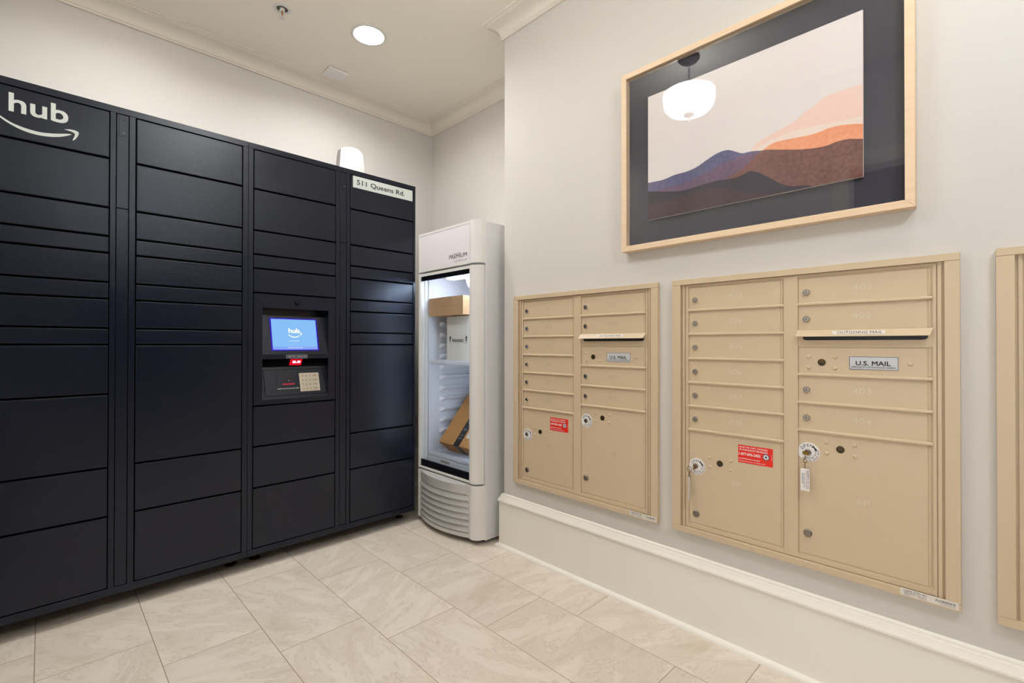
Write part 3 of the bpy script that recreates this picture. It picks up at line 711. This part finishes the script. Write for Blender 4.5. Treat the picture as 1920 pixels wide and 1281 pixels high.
def mailbox(yL, label, n1, n2, pn, sticker=True, darknum=False, out_text=True):
    r = thing('mailbox_unit', label, 'mailbox', (XM, yL, 0), RW, 'recessed wall mailbox units')
    # outer trim with mitre-free butt joints
    t = MB().box(0, .0335, -.018, 0, ZB+.0215, ZT-.0205).box(UW-.031, UW, -.018, 0, ZB+.0215, ZT-.0205).box(0, UW, -.0185, 0, ZT-.020, ZT).box(0, UW, -.0185, 0, ZB, ZB+.021)
    tr = t.build('trim_frame', M['tan'], r, bevel=.0008)
    b = MB()
    b.box(.0335, UW-.031, -.0045, -.0002, ZB+.021, ZT-.020, 0)
    b.box(.0395, .0470, -.010, -.001, ZB+.0212, ZT-.0202, 0); b.box(UW-.0455, UW-.0375, -.010, -.001, ZB+.0212, ZT-.0202, 0)
    b.box(.051, .063-.001, FD-.001, -.001, .384, 1.297, 0); b.box(.390, .432-.001, FD-.002, -.001, .384, 1.297, 0); b.box(.7615, .7685, FD-.001, -.001, .384, 1.297, 0)
    b.box(.062, .390, FD-.001, -.001, 1.2905, 1.297, 0); b.box(.431, .7615, FD-.001, -.001, 1.2905, 1.297, 0)
    b.box(.062, .390, FD-.001, -.001, .384, .3985, 0); b.box(.431, .7615, FD-.001, -.001, .384, .3985, 0)
    for z in z1[1:-1]: ridge(b, c1u[0]-.001, c1u[1], z)
    for z in (z2a[1], *z2b[:-1]): ridge(b, c2u[0]-.001, c2u[1], z)
    b.box(.431, .7615, FD+.0005, -.001, 1.066, 1.113, 0)           # plate under the outgoing slot
    b.build('inner_frame', [M['tan'], M['tandark']], r)
    for k in range(6):
        d = mdoor(r, c1u, z1[k+1], z1[k], n1[k] if n1 else None, dark=darknum); lock(d, .0865, (z1[k]+z1[k+1])/2-.0055)
    d = mdoor(r, c1u, z1[7], z1[6], pn[0] if pn else None, 'parcel_door', nu=.236, nz=.580, dark=darknum)
    rivets(d, ((.142, .657), (.142, .624), (.2155, .657), (.2155, .624))); arrow_lock(d, .178, .641); knob(d, .0895, .438); open_disc(d, .0935, .616, c1u[0]); lock(d, .0885, .617)
    if sticker:
        y = DD-.0006
        s = MB().box(.2425, .3550, y, DD, .6590, .7210, 0); y -= .0004
        s.text('REPORT FIRE, THEFT, TAMPERING,', .2925, .7135, .093, .0058, y, 1, .018); s.text('OR VANDALISM OF THIS MAILBOX', .2925, .7050, .093, .0058, y, 1, .018)
        s.text('1-877-876-2455', .2805, .6905, .071, .0100, y, 1, .025)
        s.text('postalinspectors.uspis.gov', .2800, .6740, .070, .0058, y, 1, .015); s.text('OBSTRUCTION OF MAIL IS A FEDERAL CRIME', .2880, .6650, .086, .0035, y, 1)
        s.text('LABEL 33', .3515, .690, .020, .0024, y, 1, 0, PI/2)
        c = (.3335, .6900)
        s.face([(c[0]+.0108*math.cos(i*PI/14), c[1]+.0108*math.sin(i*PI/14)) for i in range(28)], y, y+.0003, 2)
        s.face([(c[0]+.0082*math.cos(i*PI/14), c[1]+.0082*math.sin(i*PI/14)) for i in range(28)], y-.0003, y, 1)
        s.face([(c[0]+(.0062 if i % 2 == 0 else .0028)*math.cos(PI/2+i*PI/5), c[1]+(.0062 if i % 2 == 0 else .0028)*math.sin(PI/2+i*PI/5)) for i in range(10)], y-.0006, y-.0003, 2)
        s.build('warning_sticker', [M['red'], M['white'], M['blueink']], d)
    for k in range(2):
        d = mdoor(r, c2u, z2a[k+1], z2a[k], n2[k] if n2 else None, nu=.600, dark=darknum); lock(d, .4550, (z2a[k]+z2a[k+1])/2-.0055)
    # outgoing mail hood: sloped front, slot below
    sl = MB().face([(.445, 1.0935), (.449, 1.0885), (.457, 1.0870), (.738, 1.0870), (.747, 1.0885), (.751, 1.0935), (.751, 1.099), (.445, 1.099)], FD-.0004, FD+.0005, 0)
    sl.build('mail_slot', M['black'], r)
    hd = MB()
    A = [(.431, FD, 1.1175), (.7625, FD, 1.1175), (.7625, FD, 1.1085), (.431, FD, 1.1085)]
    hd.prism([(.431, FD+.002, 1.1205), (.7635, FD+.002, 1.1205), (.7635, FD-.004, 1.1195), (.431, FD-.004, 1.1195)], [(.4285, FD+.002, 1.100), (.757, FD+.002, 1.100), (.757, FD-.022, 1.0985), (.4285, FD-.022, 1.0985)])
    ho = hd.build('outgoing_hood', M['tan'], r, bevel=.0008)
    def fh(a, bq): return (a, FD-.004-.018*bq-.0006, 1.1195-.021*bq+.0004)
    pl = MB()
    pl.poly([fh(.528, .72), fh(.658, .72), fh(.658, .22), fh(.528, .22)], 0)
    pl.text('OUTGOING MAIL', .597, 0, .112, .36, 0, 1, 0, 0, lambda a, bq: (lambda p: (p[0], p[1]-.0004, p[2]+.0002))(fh(a, .47-bq)))
    pl.build('outgoing_label', [M['tan' if not out_text else 'paper'], M['ink']], ho)
    d = mdoor(r, c2u, .978, 1.066, None, 'collector_panel')
    rivets(d, ((.461, 1.034), (.461, 1.000), (.533, 1.034), (.533, 1.000), (.713, 1.0175))); arrow_lock(d, .497, 1.0173)
    y = DD-.0008
    s = MB().box(.5695, .6865, y, DD, .9985, 1.0370, 0); 
    for q in ((.5695, .6865, .9985, .9997), (.5695, .6865, 1.0358, 1.0370), (.5695, .5707, .9985, 1.0370), (.6853, .6865, .9985, 1.0370)): s.box(q[0], q[1], y-.0003, y, q[2], q[3], 2)
    s.text('U.S. MAIL', .6275, 1.0175, .084, .0135, y-.0005, 1, .025); s.text('APPROVED BY THE POSTMASTER GENERAL', .628, 1.0055, .108, .0050, y-.0005, 1, .004)
    s.build('mail_label', [M['label'], M['ink'], M['blueink']], d)
    for k in range(2):
        d = mdoor(r, c2u, z2b[k+1], z2b[k], n2[2+k] if n2 else None, nu=.600, dark=darknum); lock(d, .4550, (z2b[k]+z2b[k+1])/2-.0045)
    d = mdoor(r, c2u, z2b[3], z2b[2], pn[1] if pn else None, 'parcel_door', nu=.603, nz=.601, dark=darknum)
    rivets(d, ((.510, .767), (.510, .733), (.582, .767), (.582, .734))); arrow_lock(d, .546, .750); knob(d, .4575, .4695); open_disc(d, .4605, .729, c2u[0]); lock(d, .4585, .728)
    y = -.0191
    s = MB().box(.6905, .8125, y, -.0185, ZB+.0045, ZB+.0245, 0)
    s.text('USPS-STD-4C', .7230, ZB+.0190, .050, .0055, y-.0004, 1); s.text('MODEL 4CADD NO. 3\nTYPE 100', .712, ZB+.0105, .026, .008, y-.0004, 1); s.text('LOT 0610\nMADE USA', .738, ZB+.0105, .018, .007, y-.0004, 1)
    s.text('FLORENCE', .786, ZB+.0165, .040, .0058, y-.0004, 1, .012); s.text('corporation', .789, ZB+.0095, .034, .003, y-.0004, 1)
    s.build('maker_label', [M['paper'], M['ink']], tr)
    return r
mailbox(1.7745, 'tan mailbox unit nearest the fridge with doors from 201', ['201', '202', '203', '204', '205', '206'], ['207', '208', '301', '302'], ['2P', '3P'], darknum=True)
mailbox(.8958, 'tan mailbox unit with two keys hanging in its parcel doors', ['303', '304', '305', '306', '307', '308'], ['401', '402', '403', '404'], ['5P', '6P'])
mailbox(.0112, 'tan mailbox unit cut off at the right edge of the photo', None, None, None, sticker=False)

# keys left in the two parcel locks of the middle unit
def arc(cu, cv, r, n=20, d=0.): return [(cu+r*math.cos(2*PI*i/n), d, cv+r*math.sin(2*PI*i/n)) for i in range(n)]
k1 = thing('parcel_key', 'brass key on a round ring with thin clear tag, left of the red sticker', 'key', (XM-.012, .8958-.0885, .617), RW, 'keys in the parcel doors')
MB().box(-.004, .004, -.010, 0, -.001, .001).lathe([(.009, 0), (.009, .002)], (0, -.010, -.004), 'x', 16, 0, 1).build('key', M['brass'], k1)
rg = [(-.018+.0115*math.cos(2*PI*i/20)*.9, -.010-.0115*math.cos(2*PI*i/20)*.3, -.0125+.0115*math.sin(2*PI*i/20)) for i in range(20)]
MB().tube(rg, .0009, 6, closed=True).build('ring', M['bronze'], k1)
MB().tube([(-.018, -.010, -.024), (-.018, -.010, -.036)], .0014, 6).tube(arc(-.018, -.0395, .0042, 12, -.010), .0009, 6, closed=True).build('clasp', M['bronze'], k1)
tv = Vector((-.42, .91)); tn = Vector((.91, .42)); tc_ = Vector((-.018, -.0115))
MB().plan([tuple(tc_+tv*a+tn*b) for a, b in ((-.013, -.0016), (.010, -.0016), (.010, .0016), (-.013, .0016))], -.122, -.043).build('tag', M['label'], k1, bevel=.001)
k2 = thing('parcel_key', 'brass key with a white printed plastic tag, below door 404', 'key', (XM-.012, .8958-.4585, .728), RW, 'keys in the parcel doors')
MB().box(-.012, .006, -.010, -.008, -.006, .004).box(-.002, .002, -.010, 0, -.001, .001).build('key', M['brass'], k2, bevel=.0006)
mb = MB().tube([(-.004, -.012, -.006), (-.004, -.012, -.019)], .0011, 6)
mb.tube([(-.009, -.012, -.030), (-.009, -.012, -.024), (-.007, -.012, -.020), (-.004, -.012, -.019), (-.001, -.012, -.020), (.001, -.012, -.024), (.001, -.012, -.030)], .0011, 6, closed=True)
mb.tube([(-.004, -.012, -.030), (-.004, -.012, -.040), (-.0055, -.012, -.043), (-.004, -.012, -.048), (-.004, -.012, -.053)], .0012, 6)
mb.build('clasp', M['brass'], k2)
tg = MB().box(-.0165, .0085, -.0135, -.0115, -.120, -.050, 0); y = -.0139
tg.text('PROPERTY OF U.S.P.S.', .0045, -.085, .062, .0042, y, 1, .012, -PI/2); tg.text('DROP IN ANY MAILBOX', -.0005, -.085, .058, .0028, y, 1, 0, -PI/2)
tg.text('RETURN POSTAGE\nGUARANTEED', -.0085, -.087, .045, .0075, y, 1, .005, -PI/2)
tg.build('tag', [M['white'], M['ink']], k2)

# ------------------------------------------------------------------ framed art  (local u = 1.110 - y)
YA = 1.110
pf = thing('framed_art', 'large maple framed print of layered dusk mountains hung above the mailboxes', 'picture', (XM, YA, 0), RW)
AZ0, AZ1, AWD, FW = 1.4565, 2.1935, .9425, .0225
mb = MB()
o = [(0, AZ0), (AWD, AZ0), (AWD, AZ1), (0, AZ1)]; i_ = [(FW, AZ0+FW), (AWD-FW, AZ0+FW), (AWD-FW, AZ1-FW), (FW, AZ1-FW)]
for k in range(4):
    a, b = o[k], o[(k+1) % 4]; c, d = i_[(k+1) % 4], i_[k]
    mb.prism([(a[0], -.040, a[1]), (b[0], -.040, b[1]), (c[0], -.040, c[1]), (d[0], -.040, d[1])], [(a[0], -.002, a[1]), (b[0], -.002, b[1]), (c[0], -.002, c[1]), (d[0], -.002, d[1])])
mb.build('frame', M['wood'], pf, bevel=.0012)
MB().box(FW, AWD-FW, -.012, -.004, AZ0+FW, AZ1-FW).build('mat_board', M['mat'], pf)
PL, PR, PB, PT = YA-.9965, YA-.2875, 1.5735, 2.0712
pm = MB().box(PL, PR, -.022, -.014, PB, PT, 0)
S = dict(pink=[(0.6007, 1.7474), (0.568, 1.7689), (0.5054, 1.7866), (0.4695, 1.7981), (0.4404, 1.8177), (0.4065, 1.8316), (0.3845, 1.8459), (0.3367, 1.8499), (0.2875, 1.8493)],
 cream=[(0.5876, 1.7405), (0.5489, 1.7562), (0.4754, 1.767), (0.4178, 1.7647), (0.3526, 1.759), (0.2878, 1.7555)],
 orange=[(0.5681, 1.7309), (0.5364, 1.7455), (0.4934, 1.746), (0.432, 1.7401), (0.3957, 1.7415), (0.3685, 1.7455), (0.3266, 1.7411), (0.2878, 1.7301)],
 blue=[(0.996, 1.7244), (0.9345, 1.7208), (0.8834, 1.7279), (0.8342, 1.7286), (0.7946, 1.7358), (0.7563, 1.7518), (0.7191, 1.7651), (0.683, 1.7664), (0.6549, 1.7525), (0.6309, 1.7399), (0.6007, 1.7383), (0.549, 1.7267)],
 purple=[(0.996, 1.6859), (0.9002, 1.6847), (0.8183, 1.6923), (0.7563, 1.707), (0.6974, 1.7223), (0.6412, 1.7303), (0.5876, 1.7316), (0.549, 1.7227)],
 brown=[(0.7119, 1.6625), (0.6832, 1.6678), (0.6413, 1.6809), (0.6074, 1.7037), (0.5843, 1.7217), (0.5617, 1.7311), (0.5056, 1.7161), (0.4464, 1.7002), (0.3903, 1.6921), (0.3527, 1.6966), (0.3216, 1.6951), (0.2878, 1.6848)],
 dark=[(0.996, 1.69), (0.9173, 1.6712), (0.8504, 1.6598), (0.8025, 1.6618), (0.7414, 1.666), (0.6832, 1.6627), (0.6482, 1.6612), (0.6142, 1.6703), (0.6008, 1.6697), (0.5747, 1.6567), (0.5428, 1.6315), (0.5058, 1.6021), (0.4758, 1.5883), (0.4409, 1.5833), (0.4182, 1.5745)],
 low=[(0.996, 1.6367), (0.9003, 1.6349), (0.8183, 1.6425), (0.7414, 1.6437), (0.6691, 1.6232), (0.601, 1.5934), (0.4998, 1.5745)])
def dens(pts, n=6):
    out = []; k = len(pts)
    for i in range(k-1):
        p0, p1, p2, p3 = pts[max(i-1, 0)], pts[i], pts[i+1], pts[min(i+2, k-1)]
        for t in [j/n for j in range(n)]:
            q = [.5*(2*p1[c]+(p2[c]-p0[c])*t+(2*p0[c]-5*p1[c]+4*p2[c]-p3[c])*t*t+(3*p1[c]-p0[c]-3*p2[c]+p3[c])*t**3) for c in (0, 1)]
            out.append(q)
    return out+[list(pts[-1])]
for li, (nm, mi) in enumerate((('pink', 1), ('cream', 2), ('orange', 3), ('blue', 4), ('purple', 5), ('brown', 6), ('dark', 7), ('low', 8))):
    pts = dens(S[nm]); y = -.0222-.00012*li
    for (ya, za), (yb_, zb) in zip(pts, pts[1:]):
        ua, ub = YA-ya, YA-yb_
        if abs(ub-ua) < 1e-6: continue
        pm.poly([(ua, y, PB), (ub, y, PB), (ub, y, max(zb, PB)), (ua, y, max(za, PB))], mi)
pm.build('print', AW, pf)
MB().box(FW, AWD-FW, -.031, -.029, AZ0+FW, AZ1-FW).build('glass_pane', M['pglass'], pf)

# ------------------------------------------------------------------ ceiling fittings
def downlight(x, y, label, watt):
    t = thing('recessed_downlight', label, 'ceiling light', (x, y, ZC), 0, 'recessed downlights')
    MB().lathe([(.096, 0), (.096, .003), (.090, .006), (.078, .004), (.066, -.012), (.066, -.0125)], (0, 0, 0), 'z', 40, 0, -1).build('trim_ring', M['sprw'], t, smooth=50)
    MB().lathe([(.0765, .0), (.0765, .005)], (0, 0, 0), 'z', 36, 0, -1).build('lens', M['lens'], t)
    ld = bpy.data.lights.new('lamp', 'AREA'); ld.shape = 'DISK'; ld.size = .13; ld.energy = watt; ld.color = (.98, .985, 1); ld.spread = 2.7
    lo = bpy.data.objects.new('lamp', ld); COL.objects.link(lo); lo.parent = t; lo.location = (0, 0, -.009)
downlight(1.285, 2.455, 'round white recessed downlight glowing in the ceiling above the fridge', DOWN_W*1.35)
downlight(1.285, -.03, 'round recessed downlight in the ceiling above the cut-off mailbox unit', 0.6)
downlight(.28, 2.455, 'added round downlight, out of view in the ceiling above the white smile logo', DOWN_W)  # extra lamp added out of view to brighten the wall above the lockers
def pendant(x, y, label, glow):
    t = thing('pendant_lamp', label, 'ceiling light', (x, y, ZC), 0, 'glass bowl pendant lamps')
    MB().lathe([(.062, 0), (.062, .012), (.05, .026), (.012, .03), (.008, .045)], (0, 0, 0), 'z', 28, 0, -1).build('canopy', M['dbronze'], t, smooth=40)
    mb = MB()
    for k in range(4):
        z = -.055-.022*k; mb.tube([((.006*math.cos(a) if k % 2 else 0), (0 if k % 2 else .006*math.cos(a)), z+.015*math.sin(a)) for a in [2*PI*i/12 for i in range(12)]], .0016, 5, closed=True)
    mb.tube([(0, 0, -.135), (0, 0, -.34)], .004, 8).build('chain', M['dbronze'], t)
    MB().lathe([(.144, .212), (.148, .218), (.148, .226), (.145, .270), (.136, .300), (.115, .322), (.08, .335), (.02, .341)], (0, 0, 0), 'z', 40, 0, -1).build('glass_bowl', glow, t, smooth=50)
    MB().lathe([(.032, .341), (.028, .350), (.012, .356), (.006, .362), (.006, .385), (.010, .390), (.004, .398)], (0, 0, 0), 'z', 20, 0, -1).build('finial', M['sprw'], t, smooth=40)
pendant(.712, 1.306, 'white glass bowl pendant lamp seen reflected in the framed art', M['bowl'])
pendant(.712, -.75, 'cool white glass bowl pendant lamp behind the photographer', M['bowl2'])
sp = thing('fire_sprinkler', 'small white fire sprinkler head in the ceiling', 'sprinkler', (.866, 2.571, ZC))
MB().lathe([(.044, 0), (.044, .002), (.040, .004), (.028, .0045), (.026, -.004), (.026, -.0045)], (0, 0, 0), 'z', 28, 0, -1).lathe([(.025, .001), (.025, .0012)], (0, 0, 0), 'z', 24, 1, -1).build('escutcheon', [M['sprw'], M['dark']], sp, smooth=40)
mb = MB().lathe([(.012, 0), (.012, .010), (.009, .012)], (0, 0, 0), 'z', 16, 0, -1)
for sg in (-1, 1): mb.tube([(sg*.010, 0, -.010), (sg*.013, 0, -.022), (sg*.010, 0, -.036), (sg*.002, 0, -.042)], .0025, 6)
mb.lathe([(.004, .040), (.004, .046), (.014, .047), (.014, .049)], (0, 0, 0), 'z', 18, 0, -1).build('frame_arms', M['sprw'], sp, smooth=40)
MB().lathe([(.0025, .012), (.003, .024), (.0015, .040)], (0, 0, 0), 'z', 10, 0, -1).build('glass_bulb', M['orange'], sp, smooth=40)
cp = MB().box(-.060, .060, -.056, .056, -.012, -.003).box(-.055, .055, -.051, .051, -.003, 0).build('ceiling_plate', M['grille'], None, (1.312, 2.946, ZC), bevel=.003)
tag(cp, 'square white cover plate on the ceiling beside the crown moulding', 'cover plate')
